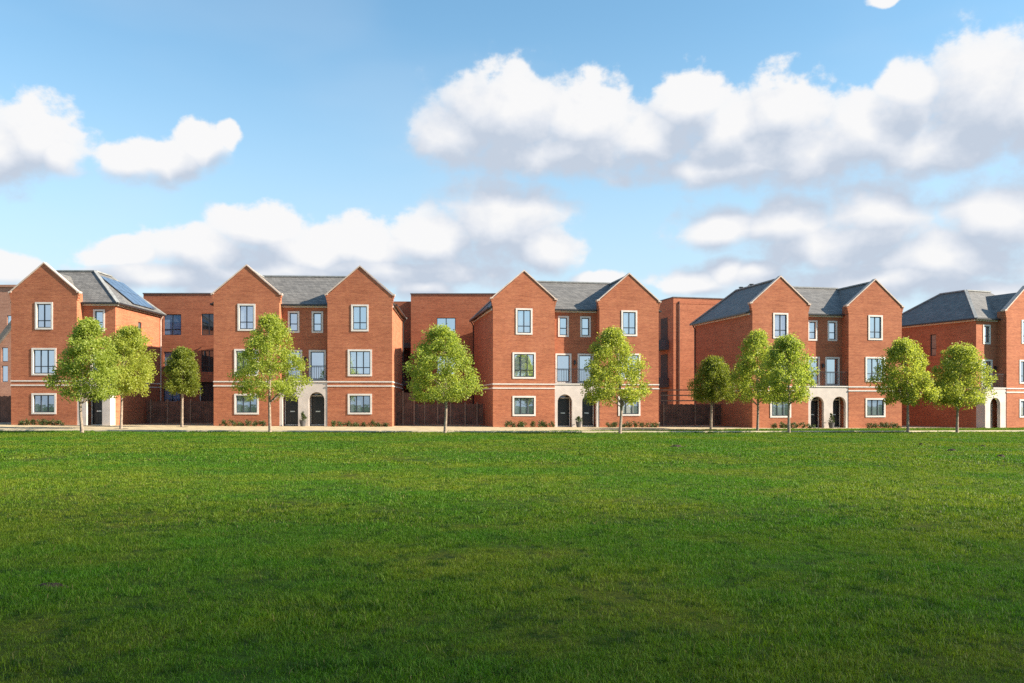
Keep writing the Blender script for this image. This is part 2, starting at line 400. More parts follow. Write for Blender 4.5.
def side_eaves(H, x, s, L, mx, y0):
    ev = MB(); a, b = (x - 0.09, x - 0.003) if s < 0 else (x + 0.003, x + 0.09)
    ev.box(a, b, y0, L + 0.05, EAVE - 0.10, EAVE + 0.03); ev.build('fascia', 'trim', H, mirror=mx)
    g = MB(); a, b = (x - 0.36, x - 0.22) if s < 0 else (x + 0.22, x + 0.36)
    g.box(a, b, y0 + 0.002, L + 0.3, EAVE, EAVE + 0.12); g.build('gutter', 'gutter', H, mirror=mx)
    d = MB(); xp = x + s * 0.07
    d.tube([(xp, L - 0.15, -0.2), (xp, L - 0.15, EAVE - 0.35), (xp + s * 0.2, L - 0.15, EAVE)], 0.05)
    d.build('downpipe', 'gutter' if not H.get('pale_pipe') else 'coping', H, mirror=mx)
    st = MB()
    a, b = (x - 0.035, x + 0.02) if s < 0 else (x - 0.02, x + 0.035)
    for z in (BAND, BAND - 0.30): st.box(a, b, 0.031, L - 0.002, z, z + 0.085)
    st.build('string_course', 'trim', H, mirror=mx)

def prism_wing(mb, xa, xm, xb, y0, yr, L, rz=RIDGE, e=EAVE + 0.06):
    pts = [(xa, y0, e), (xm, y0, rz), (xb, y0, e), (xa, L, e), (xb, L, e), (xm, yr, rz)]
    mb.solid(pts, [(0, 2, 1), (0, 1, 5, 3), (1, 2, 4, 5), (3, 5, 4), (0, 3, 4, 2)])
def caps(H, roof, segs, mx):
    c = MB()
    for a, b in segs: c.bar(a, b, 0.24, 0.10)
    c.build('ridge_tile', 'ridge', roof, mirror=mx)

def pair_house(loc, rot, label, L=10.4):
    H = empty('brick_house', (loc[0], loc[1], loc[2]), R(rot), label, 'house', 'red brick houses along the lawn')
    RC = 3.40; W = 2 * GW + RC; wall = MB()
    for x0 in (0, GW + RC): gable_parts(H, x0, None, wall, None)
    r0 = GW
    opens = [(r0 + 0.22, r0 + 1.32, 1.80), (r0 + RC - 1.32, r0 + RC - 0.22, 1.80)]
    recess(H, r0, RC, [r0 + 0.79, r0 + RC - 0.79], opens, None, wall)
    wall.poly([(GW, 0, -0.3), (GW, RY, -0.3), (GW, RY, EAVE + 0.7), (GW, 0, SH)])
    wall.poly([(GW + RC, 0, -0.3), (GW + RC, 0, SH), (GW + RC, RY, EAVE + 0.7), (GW + RC, RY, -0.3)])
    for x, s in ((0, -1), (W, 1)):
        wall.poly([(x, 0, -0.3), (x, L, -0.3), (x, L, EAVE + 0.05), (x, 0.32, EAVE + 0.05), (x, 0.32, SH), (x, 0, SH)])
    wall.poly([(0, L, -0.3), (W, L, -0.3), (W, L, EAVE + 0.05), (0, L, EAVE + 0.05)])
    wall.build('wall', 'brick', H)
    for x, s in ((0, -1), (W, 1)): side_eaves(H, x, s, L, None, 0.34)
    rf = MB(); yr = 7.2; ym = 5.1
    prism_wing(rf, -0.28, GW / 2, GW + 0.03, 0.325, yr, L + 0.28)
    prism_wing(rf, W - GW - 0.03, W - GW / 2, W + 0.28, 0.325, yr, L + 0.28)
    e = EAVE + 0.055; rz = RIDGE + 0.10; xa, xb = GW / 2 + 0.01, W - GW / 2 - 0.01
    rf.solid([(xa, RY - 0.27, e), (xb, RY - 0.27, e), (xb, ym, rz), (xa, ym, rz), (xa, L + 0.2, e), (xb, L + 0.2, e)],
             [(0, 1, 2, 3), (3, 2, 5, 4), (0, 3, 4), (1, 5, 2), (0, 4, 5, 1)])
    ro = rf.build('roof', 'slate', H)
    caps(H, ro, [((xa, ym, rz + 0.03), (xb, ym, rz + 0.03)), ((GW / 2, 0.33, RIDGE + 0.03), (GW / 2, yr, RIDGE + 0.03)), ((W - GW / 2, 0.33, RIDGE + 0.03), (W - GW / 2, yr, RIDGE + 0.03)),
                 ((GW / 2, yr, RIDGE + 0.03), (-0.28, L + 0.28, e + 0.03)), ((W - GW / 2, yr, RIDGE + 0.03), (W + 0.28, L + 0.28, e + 0.03))], None)
    return H, ro, W

def end_house(loc, rot, label, mirror, L=9.0, side_window=True, pale=False):
    H = empty('brick_house', loc, R(rot), label, 'house', 'red brick houses along the lawn')
    RC = 2.32; W = GW + RC; wall = MB(); mx = W if mirror else None
    H['pale_pipe'] = 1 if pale else 0
    gable_parts(H, 0, mx, wall, None)
    opens = [(W - 1.66, W - 0.56, 1.80)]
    recess(H, GW, RC, [W - 1.11], opens, mx, wall, ends=True)
    wall.poly([(GW, 0, -0.3), (GW, RY, -0.3), (GW, RY, EAVE + 0.7), (GW, 0, SH)])
    wall.poly([(0, 0, -0.3), (0, L, -0.3), (0, L, EAVE + 0.05), (0, 0.32, EAVE + 0.05), (0, 0.32, SH), (0, 0, SH)])
    ys = 5.0
    panel(wall, (W, 0, 0), (0, 1, 0), (-1, 0, 0), RY, L, -0.3, EAVE + 0.05, [(ys - 0.3, ys + 0.3, 5.9, 7.7)])
    wall.poly([(0, L, -0.3), (W, L, -0.3), (W, L, EAVE + 0.05), (0, L, EAVE + 0.05)])
    wall.build('wall', 'brick', H, mirror=mx)
    sx, srz = (W, R(90)) if not mirror else (0, R(-90))
    window(H, 'window', sx, ys, 5.9, 0.6, 1.8, 1, 0.35, False, srz, 'darkglass')
    side_eaves(H, W, 1, L, mx, RY - 0.2)
    rf = MB(); e = EAVE + 0.06
    prism_wing(rf, -0.28, GW / 2, GW + 0.03, 0.325, 6.8, L + 0.20, RIDGE - 0.25)
    x1, x2, y1, y2 = 0.9, 3.75, 4.5, 7.1; xl = -0.29; xe = W + 0.30; ye = L + 0.30; rz = RIDGE + 0.26
    rf.solid([(xl, RY - 0.27, e), (xe, RY - 0.27, e), (xe, ye, e), (xl, ye, e), (x1, y1, rz), (x2, y1, rz), (x2, y2, rz), (x1, y2, rz)],
             [(0, 1, 5, 4), (1, 2, 6, 5), (2, 3, 7, 6), (3, 0, 4, 7), (4, 5, 6, 7), (3, 2, 1, 0)])
    ro = rf.build('roof', 'slate', H, mirror=mx)
    caps(H, ro, [((x1, y1, rz + 0.03), (x2, y1, rz + 0.03)), ((x2, y1, rz + 0.03), (xe, RY - 0.27, e + 0.03)), ((x2, y1, rz + 0.03), (x2, y2, rz + 0.03)), ((x2, y2, rz + 0.03), (xe, ye, e + 0.03)),
                 ], mx)
    if pale:                                     # solar panels on the right-hand slope
        up = Vector((x2 - xe, 0, rz - e)); sl = up.length; up.normalize(); nrm = Vector((-up.z, 0, up.x)) * -1
        nrm = Vector((up.z, 0, -up.x)); nrm = nrm if nrm.z > 0 else -nrm
        base = Vector((xe, 0, e))
        for r_ in range(2):
            for c_ in range(4):
                t0 = 0.42 + r_ * 1.66; ya = 3.9 + c_ * 1.02 + (0.0 if r_ == 0 else 0.0)
                if r_ == 1 and c_ == 0: ya += 0.0
                pb = MB(); pts = []
                for off in (0.07, 0.12):
                    for yy, tt in ((ya, t0), (ya + 0.95, t0), (ya + 0.95, t0 + 1.62), (ya, t0 + 1.62)):
                        pts.append(base + Vector((0, yy, 0)) + up * tt + nrm * off)
                pb.solid(pts, [(3, 2, 1, 0), (4, 5, 6, 7), (0, 1, 5, 4), (1, 2, 6, 5), (2, 3, 7, 6), (3, 0, 4, 7)])
                pb.build('solar_panel', 'solar', ro, mirror=mx)
    return H, ro, W

H1 = end_house((-35.2, 61.0, 0.13), 0.5, 'brick house with one gable and blue solar panels on its slate roof', False, pale=True)
H2 = pair_house((-21.19, 61.65, 0.10), 3.2, 'twin gabled brick house second from the left, right of the house with solar panels')
H3 = pair_house((-1.38, 63.0, -0.04), 10.2, 'twin gabled brick house nearest the middle, narrow strip of its left side wall showing')
H4 = pair_house((17.95, 64.8, -0.18), 12.0, 'twin gabled brick house with broad blank side wall and two roof vents')
H5 = end_house((37.32, 68.41, -0.25), 22.0, 'brick house at the right edge of the photo, its gable cut off by the frame', True, L=11.0)
for yy in (4.6, 6.4):                            # two vents on the ridge of the fourth house
    v = MB(); v.box(GW / 2 - 0.10, GW / 2 + 0.10, yy - 0.10, yy + 0.10, RIDGE - 0.05, RIDGE + 0.16)
    v.box(GW / 2 - 0.14, GW / 2 + 0.14, yy - 0.14, yy + 0.14, RIDGE + 0.16, RIDGE + 0.21)
    v.build('roof_vent', 'gutter', H4[1])

# ------------------------------------------------------------------ flat-roofed link blocks behind
def block(loc, rot, W, D, Hh, wins, label, mat='brick_b', under=None, glass=None):
    B = empty('link_block', loc, R(rot), label, 'apartment block', 'flat roofed blocks between the houses')
    wall = MB(); holes = [(x - w / 2, x + w / 2, a, a + h) for x, a, w, h in wins]
    if under: holes.append(under)
    panel(wall, (0, 0, 0), (1, 0, 0), (0, 1, 0), 0, W, -0.3, Hh, holes, 0.2)
    wall.poly([(0, 0, -0.3), (0, D, -0.3), (0, D, Hh), (0, 0, Hh)]); wall.poly([(W, 0, -0.3), (W, D, -0.3), (W, D, Hh), (W, 0, Hh)])
    wall.poly([(0, D, -0.3), (W, D, -0.3), (W, D, Hh), (0, D, Hh)]); wall.poly([(0, 0, Hh - 0.3), (W, 0, Hh - 0.3), (W, D, Hh - 0.3), (0, D, Hh - 0.3)])
    wall.build('wall', mat, B)
    cp = MB(); cp.box(-0.05, W + 0.05, -0.05, 0.3, Hh + 0.001, Hh + 0.09); cp.box(-0.05, 0.3, 0.3, D, Hh + 0.001, Hh + 0.09); cp.build('parapet_coping', 'slab', B)
    for k, (x, a, w, h) in enumerate(wins):
        g = 'glass' if not glass else ('sky_glass' if glass[k] else 'darkglass')
        window(B, 'window', x, 0.02, a, w, h, 2, 0.28, False, 0, g)
    return B
L12 = block((-31.0, 73.0, 0.1), 0, 12, 8, 10.75, [(2.45, 7.3, 1.45, 1.75), (5.5, 7.3, 1.25, 1.8), (2.45, 4.2, 1.45, 1.7), (5.5, 4.2, 1.25, 1.8), (2.4, 1.4, 1.4, 1.6)],
            'flat roofed brick block with square dark windows between the two leftmost houses', under=(4.7, 6.6, 0.0, 3.35), glass=[1, 0, 1, 0, 1])
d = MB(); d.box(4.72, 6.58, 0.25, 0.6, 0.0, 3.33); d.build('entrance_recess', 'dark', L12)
d = MB(); d.box(4.9, 6.5, -2.2, -0.01, 1.55, 1.68); d.box(5.5, 5.56, -2.1, -2.04, -0.2, 1.55); d.box(5.5, 5.56, -2.1, -2.04, 1.68, 2.9); d.build('entrance_canopy', 'trim', L12)

L23 = block((-8.62, 74.0, 0.0), 0, 10.5, 8, 10.95, [(3.0, 7.35, 1.6, 1.6), (3.0, 4.1, 1.6, 1.6)],
            'flat roofed brick block rising behind the centre left tree, one window above its crown')
# narrow stair slot left of it, with two concrete landings
S23 = empty('stair_tower', (-10.6, 77.0, 0.0), 0, 'dark narrow brick stair tower with concrete landing, left of the middle block', 'stair tower')
w_ = MB(); w_.box(0, 2.2, 0, 4, -0.3, 10.7); w_.build('wall', 'brick_b', S23)
for z in (6.5, 3.2):
    m_ = MB(); m_.box(0.05, 1.97, -1.4, -0.003, z, z + 0.45); m_.build('landing', 'slab', S23)
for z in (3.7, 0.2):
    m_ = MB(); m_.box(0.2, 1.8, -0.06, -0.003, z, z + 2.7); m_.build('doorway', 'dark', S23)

L34 = block((15.25, 82.0, -0.1), 14.0, 10, 9, 11.75, [], 'windowless brick block with a banded parapet between the two right hand twin gabled houses', 'brick')
sc_ = MB(); sc_.box(-0.02, 10.02, -0.02, 0.05, 11.2, 11.45); sc_.build('brick_band', 'brick_b', L34)
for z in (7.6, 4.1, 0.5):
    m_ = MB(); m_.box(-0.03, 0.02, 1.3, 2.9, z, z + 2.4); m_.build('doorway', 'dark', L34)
for z in (6.9, 3.3):
    m_ = MB(); m_.box(-1.1, -0.003, 1.0, 3.2, z, z + 0.9); m_.build('balcony', 'slab', L34)
m_ = MB(); m_.tube([(0.55, -0.07, 0), (0.55, -0.07, 11.4)], 0.05); m_.build('downpipe', 'gutter', L34)

# buildings beyond the left edge house
A = empty('apartment_block', (-72.0, 98.0, 0.2), 0, 'tall brown brick apartment block far off at the left edge', 'apartment block')
w_ = MB(); panel(w_, (0, 0, 0), (1, 0, 0), (0, 1, 0), 0, 17.5, -0.5, 14.6, [(15.0, 16.6, 9.6, 11.4), (11.0, 12.6, 9.6, 11.4)]); w_.box(0, 17.5, 0.3, 9, -0.5, 14.6); w_.build('wall', 'brick_pink', A)
w_ = MB(); w_.box(-0.15, 17.65, -0.15, 9.1, 14.601, 14.85); w_.build('roof', 'brick_pink', A)
for x in (11.8, 15.8): window(A, 'window', x, 0.02, 9.6, 1.6, 1.8, 2, 0.3, False)
A2 = empty('slate_roofed_house', (-54.0, 86.0, 0.2), 0, 'pale brick house with steep slate roof and two narrow windows at the left edge', 'house')
xw = 54.0 - 50.25
w_ = MB(); hl = [(xw - 0.3, xw + 0.3, 3.6, 5.2), (xw - 0.3, xw + 0.3, 5.6, 7.0)]
panel(w_, (0, 0, 0), (1, 0, 0), (0, 1, 0), 3.2, 8.8, -0.5, 7.3, hl); panel(w_, (0, 0, 0), (1, 0, 0), (0, 1, 0), 0, 3.2, -0.5, 3.2, []); panel(w_, (0, 0, 0), (1, 0, 0), (0, 1, 0), 8.8, 12, -0.5, 3.2, [])
w_.poly([(0, 0, 3.2), (3.2, 0, 3.2), (3.2, 0, 7.3)]); w_.poly([(12, 0, 3.2), (8.8, 0, 7.3), (8.8, 0, 3.2)]); w_.poly([(3.2, 0, 7.3), (8.8, 0, 7.3), (6, 0, 10.9)])
w_.poly([(0, 0, -0.5), (0, 9, -0.5), (0, 9, 3.2), (0, 0, 3.2)]); w_.poly([(12, 0, -0.5), (12, 9, -0.5), (12, 9, 3.2), (12, 0, 3.2)]); w_.poly([(0, 9, -0.5), (12, 9, -0.5), (12, 9, 3.2), (6, 9, 10.9), (0, 9, 3.2)])
w_.build('wall', 'brick_pink', A2)
w_ = MB()
for sg in (-1, 1):
    q = [(6, 11.5), (6 + sg * 6.5, 3.2), (6 + sg * 6.5, 2.5), (6, 10.8)]
    w_.solid([(x, -0.35, z) for x, z in q] + [(x, 9.3, z) for x, z in q], [(0, 1, 2, 3), (7, 6, 5, 4), (0, 4, 5, 1), (1, 5, 6, 2), (2, 6, 7, 3), (3, 7, 4, 0)])
w_.build('roof', 'slate', A2)
for a_, b_ in ((3.6, 5.2), (5.6, 7.0)): window(A2, 'window', xw, 0.02, a_, 0.6, b_ - a_, 1, 0, False)

# ------------------------------------------------------------------ fences
def fence(a, b, h, posts, label, rails=0, gate=False):
    a, b = Vector((*a, 0)), Vector((*b, 0)); d = b - a; Ln = d.length
    fn = empty('board_fence', (a.x, a.y, gz(a.x)), math.atan2(d.y, d.x), label, 'fence', 'brown board fences between the houses')
    bd = MB(); n = int(Ln / 0.15)
    for k in range(n):
        x0 = Ln * k / n
        bd.box(x0 + 0.006, x0 + Ln / n - 0.006, 0.0, 0.025 + 0.006 * (k % 2), 0.06, h - 0.02 * ((k * 7) % 3))
    for z in (0.3, h * 0.55, h - 0.25): bd.box(0, Ln, 0.035, 0.08, z, z + 0.09)
    bd.build('boards', 'fence', fn)
    for p in posts:
        m_ = MB(); m_.box(p * Ln - 0.055, p * Ln + 0.055, -0.07, -0.003, -0.2, h + 0.12); m_.build('post', 'post', fn)
    for k in range(rails):
        m_ = MB(); z = h + 0.22 + k * 0.42; m_.box(0, Ln, -0.04, 0.03, z, z + 0.09); m_.build('rail', 'post', fn)
    return fn
fence((-28.0, 66.5), (-21.2, 66.5), 1.75, (0.05, 0.24, 0.5, 0.78), 'dark brown board fence behind the small shaded tree')
fence((-9.2, 66.2), (-2.2, 66.8), 1.65, (0.22, 0.36, 0.5, 0.64, 0.8, 0.93), 'dark brown fence with pale posts behind the centre left tree')
fence((-9.15, 65.9), (-7.4, 66.0), 2.5, (0.5, 0.98), 'tall dark side gate beside the twin gabled house, left of the brown fence')
fence((11.6, 68.0), (17.0, 70.0), 1.75, (0.05, 0.55, 0.85), 'dark brown fence topped by open rails, left of the broad blank side wall', rails=3)
fence((-46.0, 63.0), (-35.3, 63.0), 2.0, (0.1, 0.4, 0.7, 0.97), 'dark fence at the left edge of the photo against the gabled house')

# ------------------------------------------------------------------ ground, path, kerb
def sheet(name, mat, rows, z_off, kind='structure'):
    mb = MB()
    for (xa, a0, a1), (xb, b0, b1) in zip(rows, rows[1:]):
        mb.poly([(xa, a0, gz(xa) + z_off), (xb, b0, gz(xb) + z_off), (xb, b1, gz(xb) + z_off), (xa, a1, gz(xa) + z_off)])
    o = mb.build(name, mat); tag(o, kind=kind); return o
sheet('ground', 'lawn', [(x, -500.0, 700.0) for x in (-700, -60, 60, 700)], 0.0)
KX = [-70, -45, -30, -10, 0, 12, 25, 40, 75]
KD = [48.0, 48.2, 48.6, 49.8, 51.0, 53.2, 56.4, 60.6, 72.0]
PD = [48.2, 48.4, 48.8, 50.3, 53.6, 59.0, 64.4, 69.4, 84.0]
def kd(x): return float(np.interp(x, KX, KD))
def pd_(x): return float(np.interp(x, KX, PD))
xs = [-70 + k * 2.5 for k in range(59)]
sheet('path', 'gravel', [(x, pd_(x), pd_(x) + 60) for x in xs], 0.004)
kb = MB()
for xa, xb in zip(xs, xs[1:]):
    ya, yb = kd(xa), kd(xb)
    kb.solid([(xa, ya, gz(xa) - 0.05), (xb, yb, gz(xb) - 0.05), (xb, yb + 0.2, gz(xb) - 0.05), (xa, ya + 0.2, gz(xa) - 0.05),
              (xa, ya, gz(xa) + 0.09), (xb, yb, gz(xb) + 0.09), (xb, yb + 0.2, gz(xb) + 0.09), (xa, ya + 0.2, gz(xa) + 0.09)],
             [(0, 1, 5, 4), (4, 5, 6, 7), (2, 3, 7, 6)])
tag(kb.build('kerb', 'kerb'), kind='structure')

# ------------------------------------------------------------------ grass
def blade_mesh(name, n, rad, hmin, hmax, wid, seed):
    r = np.random.default_rng(seed)
    th = r.uniform(0, 2 * np.pi, n); rr = rad * np.sqrt(r.uniform(0, 1, n))
    nk = 70; cl = r.uniform(-1, 1, (nk, 2)) * rad * 0.95; ch = r.uniform(0.55, 1.5, nk); cw = r.uniform(0.012, 0.045, nk)
    x = rr * np.cos(th); y = rr * np.sin(th)
    k = r.integers(0, nk, n); near = r.uniform(0, 1, n) < 0.62
    x = np.where(near, cl[k, 0] + r.normal(0, 1, n) * cw[k], x); y = np.where(near, cl[k, 1] + r.normal(0, 1, n) * cw[k], y)
    h = r.uniform(hmin, hmax, n) * np.where(near, ch[k], 0.6); a = r.uniform(0, 2 * np.pi, n)
    w = wid * r.uniform(0.6, 1.3, n)
    lean = r.normal(0, 0.6, (n, 2)) * h[:, None]
    dx, dy = np.cos(a) * w / 2, np.sin(a) * w / 2
    V = np.zeros((n, 5, 3))
    V[:, 0] = np.stack([x - dx, y - dy, np.zeros(n) - 0.005], 1); V[:, 1] = np.stack([x + dx, y + dy, np.zeros(n) - 0.005], 1)
    mx_, my_ = x + lean[:, 0] * 0.35, y + lean[:, 1] * 0.35
    V[:, 2] = np.stack([mx_ + dx * 0.8, my_ + dy * 0.8, h * 0.6], 1); V[:, 3] = np.stack([mx_ - dx * 0.8, my_ - dy * 0.8, h * 0.6], 1)
    V[:, 4] = np.stack([x + lean[:, 0], y + lean[:, 1], h * (1 - 0.25 * r.uniform(0, 1, n))], 1)
    base = np.arange(n)[:, None] * 5
    me = bpy.data.meshes.new(name)
    me.vertices.add(n * 5); me.vertices.foreach_set('co', V.reshape(-1))
    q = (base + np.array([0, 1, 2, 3])); t = (base + np.array([3, 2, 4]))
    loops = np.concatenate([q.reshape(-1), t.reshape(-1)])
    me.loops.add(len(loops)); me.loops.foreach_set('vertex_index', loops)
    starts = np.concatenate([np.arange(n) * 4, n * 4 + np.arange(n) * 3]); me.polygons.add(2 * n)
    me.polygons.foreach_set('loop_start', starts)
    at = me.attributes.new('rnd', 'FLOAT', 'POINT'); at.data.foreach_set('value', np.repeat(r.uniform(0, 1, n), 5))
    me.update(calc_edges=True); me.validate()
    me.materials.append(M['blade']); return me

def scatter(name, pts, rots, scl, protos, label):
    me = bpy.data.meshes.new(name); me.from_pydata([tuple(p) for p in pts], [], [])
    for nm, typ, data in (('rz', 'FLOAT', rots), ('sc', 'FLOAT', scl)):
        a = me.attributes.new(nm, typ, 'POINT'); a.data.foreach_set('value', data)
    a = me.attributes.new('pick', 'INT', 'POINT'); a.data.foreach_set('value', rng.integers(0, len(protos), len(pts)).astype(np.int32))
    me.materials.append(M['blade'])
    o = bpy.data.objects.new(name, me); COL.objects.link(o); tag(o, kind='stuff')
    pc = bpy.data.collections.new(name + '_tufts')
    for p in protos: pc.objects.link(bpy.data.objects.new('tuft', p))
    ng = bpy.data.node_groups.new(name + '_nodes', 'GeometryNodeTree')
    ng.interface.new_socket('Geometry', in_out='INPUT', socket_type='NodeSocketGeometry')
    ng.interface.new_socket('Geometry', in_out='OUTPUT', socket_type='NodeSocketGeometry')
    h = N(ng)
    gi = ng.nodes.new('NodeGroupInput'); go = ng.nodes.new('NodeGroupOutput')
    ci = h.n('GeometryNodeCollectionInfo', {'Separate Children': True, 'Reset Children': True}); ci.inputs[0].default_value = pc
    def attr(nm, t): 
        nd = h.n('GeometryNodeInputNamedAttribute', data_type=t); nd.inputs[0].default_value = nm
        return nd.outputs[0]
    rv = h.n('ShaderNodeCombineXYZ', {2: attr('rz', 'FLOAT')}).outputs[0]
    ip = h.n('GeometryNodeInstanceOnPoints', {'Points': gi.outputs[0], 'Instance': ci.outputs[0], 'Pick Instance': True,
             'Instance Index': attr('pick', 'INT'), 'Scale': attr('sc', 'FLOAT')})
    er = h.n('FunctionNodeEulerToRotation', {0: rv}); ng.links.new(er.outputs[0], ip.inputs['Rotation'])
    ng.links.new(ip.outputs[0], go.inputs[0])
    md = o.modifiers.new('scatter', 'NODES'); md.node_group = ng
    return o

def lump(x, y):                                  # slow unevenness of the turf
    return (np.sin(x * 1.9 + 1.3 * np.sin(y * 0.8)) * np.sin(y * 2.3 + 1.7 * np.sin(x * 0.7)) + 0.6 * np.sin(x * 4.7 + y * 3.1) * np.sin(y * 5.3 - x * 2.2)) / 1.6
GZ = np.vectorize(gz)
def pts_in(d0, d1, step, top=None):
    gx = np.arange(-50, 50, step); gy = np.arange(d0, d1, step)
    X, Y = np.meshgrid(gx, gy); X = X + rng.uniform(-.5, .5, X.shape) * step; Y = Y + rng.uniform(-.5, .5, Y.shape) * step
    X, Y = X.ravel(), Y.ravel(); k = np.abs(X) < 0.62 * Y + 2.5
    X, Y = X[k], Y[k]
    if top:
        lim = np.interp(X, KX, KD); k = Y < lim - 0.35; X, Y = X[k], Y[k]
    return X, Y
near = [blade_mesh('tuft_near', 1250, 0.40, 0.014, 0.042, 0.0036, s) for s in range(5)]
midp = [blade_mesh('tuft_mid', 950, 0.60, 0.015, 0.044, 0.0070, 20 + s) for s in range(5)]
farp = [blade_mesh('tuft_far', 750, 0.95, 0.020, 0.052, 0.016, 40 + s) for s in range(5)]
X1, Y1 = pts_in(3.2, 11.5, 0.36); X2, Y2 = pts_in(11.5, 24, 0.55); X3, Y3 = pts_in(24, 60, 0.95, True)
Xv, Yv = [], []
for x in np.arange(-6, 48, 0.8):                 # narrow verge between kerb and path
    for y in np.arange(kd(x) + 0.5, pd_(x) - 0.3, 0.8):
        Xv.append(x + rng.uniform(-.3, .3)); Yv.append(y)
X3 = np.concatenate([X3, Xv]); Y3 = np.concatenate([Y3, Yv])
for nm, X, Y, pr in (('grass', X1, Y1, near), ('grass', X2, Y2, midp), ('grass', X3, Y3, farp)):
    l2 = np.sin(X * 3.3 + 2 * np.sin(Y * 1.7)) * np.sin(Y * 3.9 + 2.2 * np.sin(X * 1.3)) + 0.7 * np.sin(X * 7.1 - Y * 4.0) * np.sin(Y * 8.3 + X * 2.9)
    keep = (l2 > -0.62) | (rng.uniform(0, 1, len(X)) < 0.25)
    X, Y = X[keep], Y[keep]
    sc = 0.98 + 0.60 * lump(X, Y) + rng.uniform(-0.28, 0.28, len(X))
    scatter(nm, np.stack([X, Y, GZ(X)], 1), rng.uniform(0, 6.28, len(X)), np.clip(sc, 0.35, 1.75), pr, '')

# bare patches of dirt in the turf
def mound(px, py, rx, ry, hh, label, group=None):
    d = 20.0
    for _ in range(20): d = F * (EYE - gz((px - CX) / F * d)) / (py - HY)
    X = (px - CX) / F * d; mb = MB(); n = 18
    ringv = [[((1 + 0.18 * math.sin(k * 2.3 + px)) * rx * q * math.cos(2 * math.pi * k / n), (1 + 0.2 * math.sin(k * 3.1)) * ry * q * math.sin(2 * math.pi * k / n),
               -0.01 + hh * (1 - q ** 2) + 0.2 * hh * math.sin(k * 5 + q * 9)) for k in range(n)] for q in (1.0, 0.75, 0.5, 0.25)]
    for r0, r1 in zip(ringv, ringv[1:]):
        for k in range(n): mb.poly([r0[k], r0[(k + 1) % n], r1[(k + 1) % n], r1[k]])
    mb.poly(ringv[-1])
    tag(mb.build('dirt_mound', 'soil', None, (X, d, gz(X))), label, 'dirt mound', group)
mound(50, 587, 0.20, 0.07, 0.045, 'small bare brown mound of dirt in the foreground grass')
for px, py, q in ((1001, 457, 0.16), (983, 447, 0.14), (952, 451, 0.2), (921, 445, 0.13), (677, 447, 0.3)):
    mound(px, py, q, q * 0.6, 0.09, 'tiny dark mound of dirt on the far part of the lawn', 'tiny dirt mounds on the far lawn')

# ------------------------------------------------------------------ trees
def leaves(name, centres, radii, per, size, mat, parent, seed, up=0.25):
    r = np.random.default_rng(seed)
    C = np.repeat(np.asarray(centres), per, axis=0); Rr = np.repeat(np.asarray(radii), per)
    n = len(C)
    d = r.normal(0, 1, (n, 3)); d /= np.linalg.norm(d, axis=1)[:, None]
    P = C + d * (Rr * r.uniform(0, 1, n) ** 0.5)[:, None] * np.array([1, 1, 0.85])
    s = size * r.uniform(0.6, 1.35, n)
    u = r.normal(0, 1, (n, 3)); u[:, 2] -= 0.35; u /= np.linalg.norm(u, axis=1)[:, None]
    v = np.cross(u, r.normal(0, 1, (n, 3))); v /= np.linalg.norm(v, axis=1)[:, None]
    w = np.cross(u, v)
    V = np.zeros((n, 5, 3))
    V[:, 0] = P; V[:, 1] = P + u * (0.5 * s)[:, None] + v * (0.42 * s)[:, None] + w * (0.10 * s)[:, None]
    V[:, 2] = P + u * s[:, None]; V[:, 3] = P + u * (0.5 * s)[:, None] - v * (0.42 * s)[:, None] + w * (0.10 * s)[:, None]
    V[:, 4] = P + u * (1.2 * s)[:, None]
    base = np.arange(n)[:, None] * 5
    q = np.concatenate([base + np.array([0, 1, 2]), base + np.array([0, 2, 3])], 1).reshape(-1)
    me = bpy.data.meshes.new(name); me.vertices.add(n * 5); me.vertices.foreach_set('co', V.reshape(-1))
    me.loops.add(len(q)); me.loops.foreach_set('vertex_index', q.astype(np.int32)); me.polygons.add(2 * n)
    me.polygons.foreach_set('loop_start', np.arange(2 * n) * 3)
    at = me.attributes.new('rnd', 'FLOAT', 'POINT')
    cl = np.repeat(r.uniform(0, 1, len(centres)), per)
    at.data.foreach_set('value', np.repeat(np.clip(0.55 * cl + 0.6 * r.uniform(0, 1, n) - 0.05, 0, 1), 5))
    me.update(calc_edges=True); me.validate(); me.materials.append(M[mat])
    o = bpy.data.objects.new(name, me); COL.objects.link(o); o.parent = parent; return o

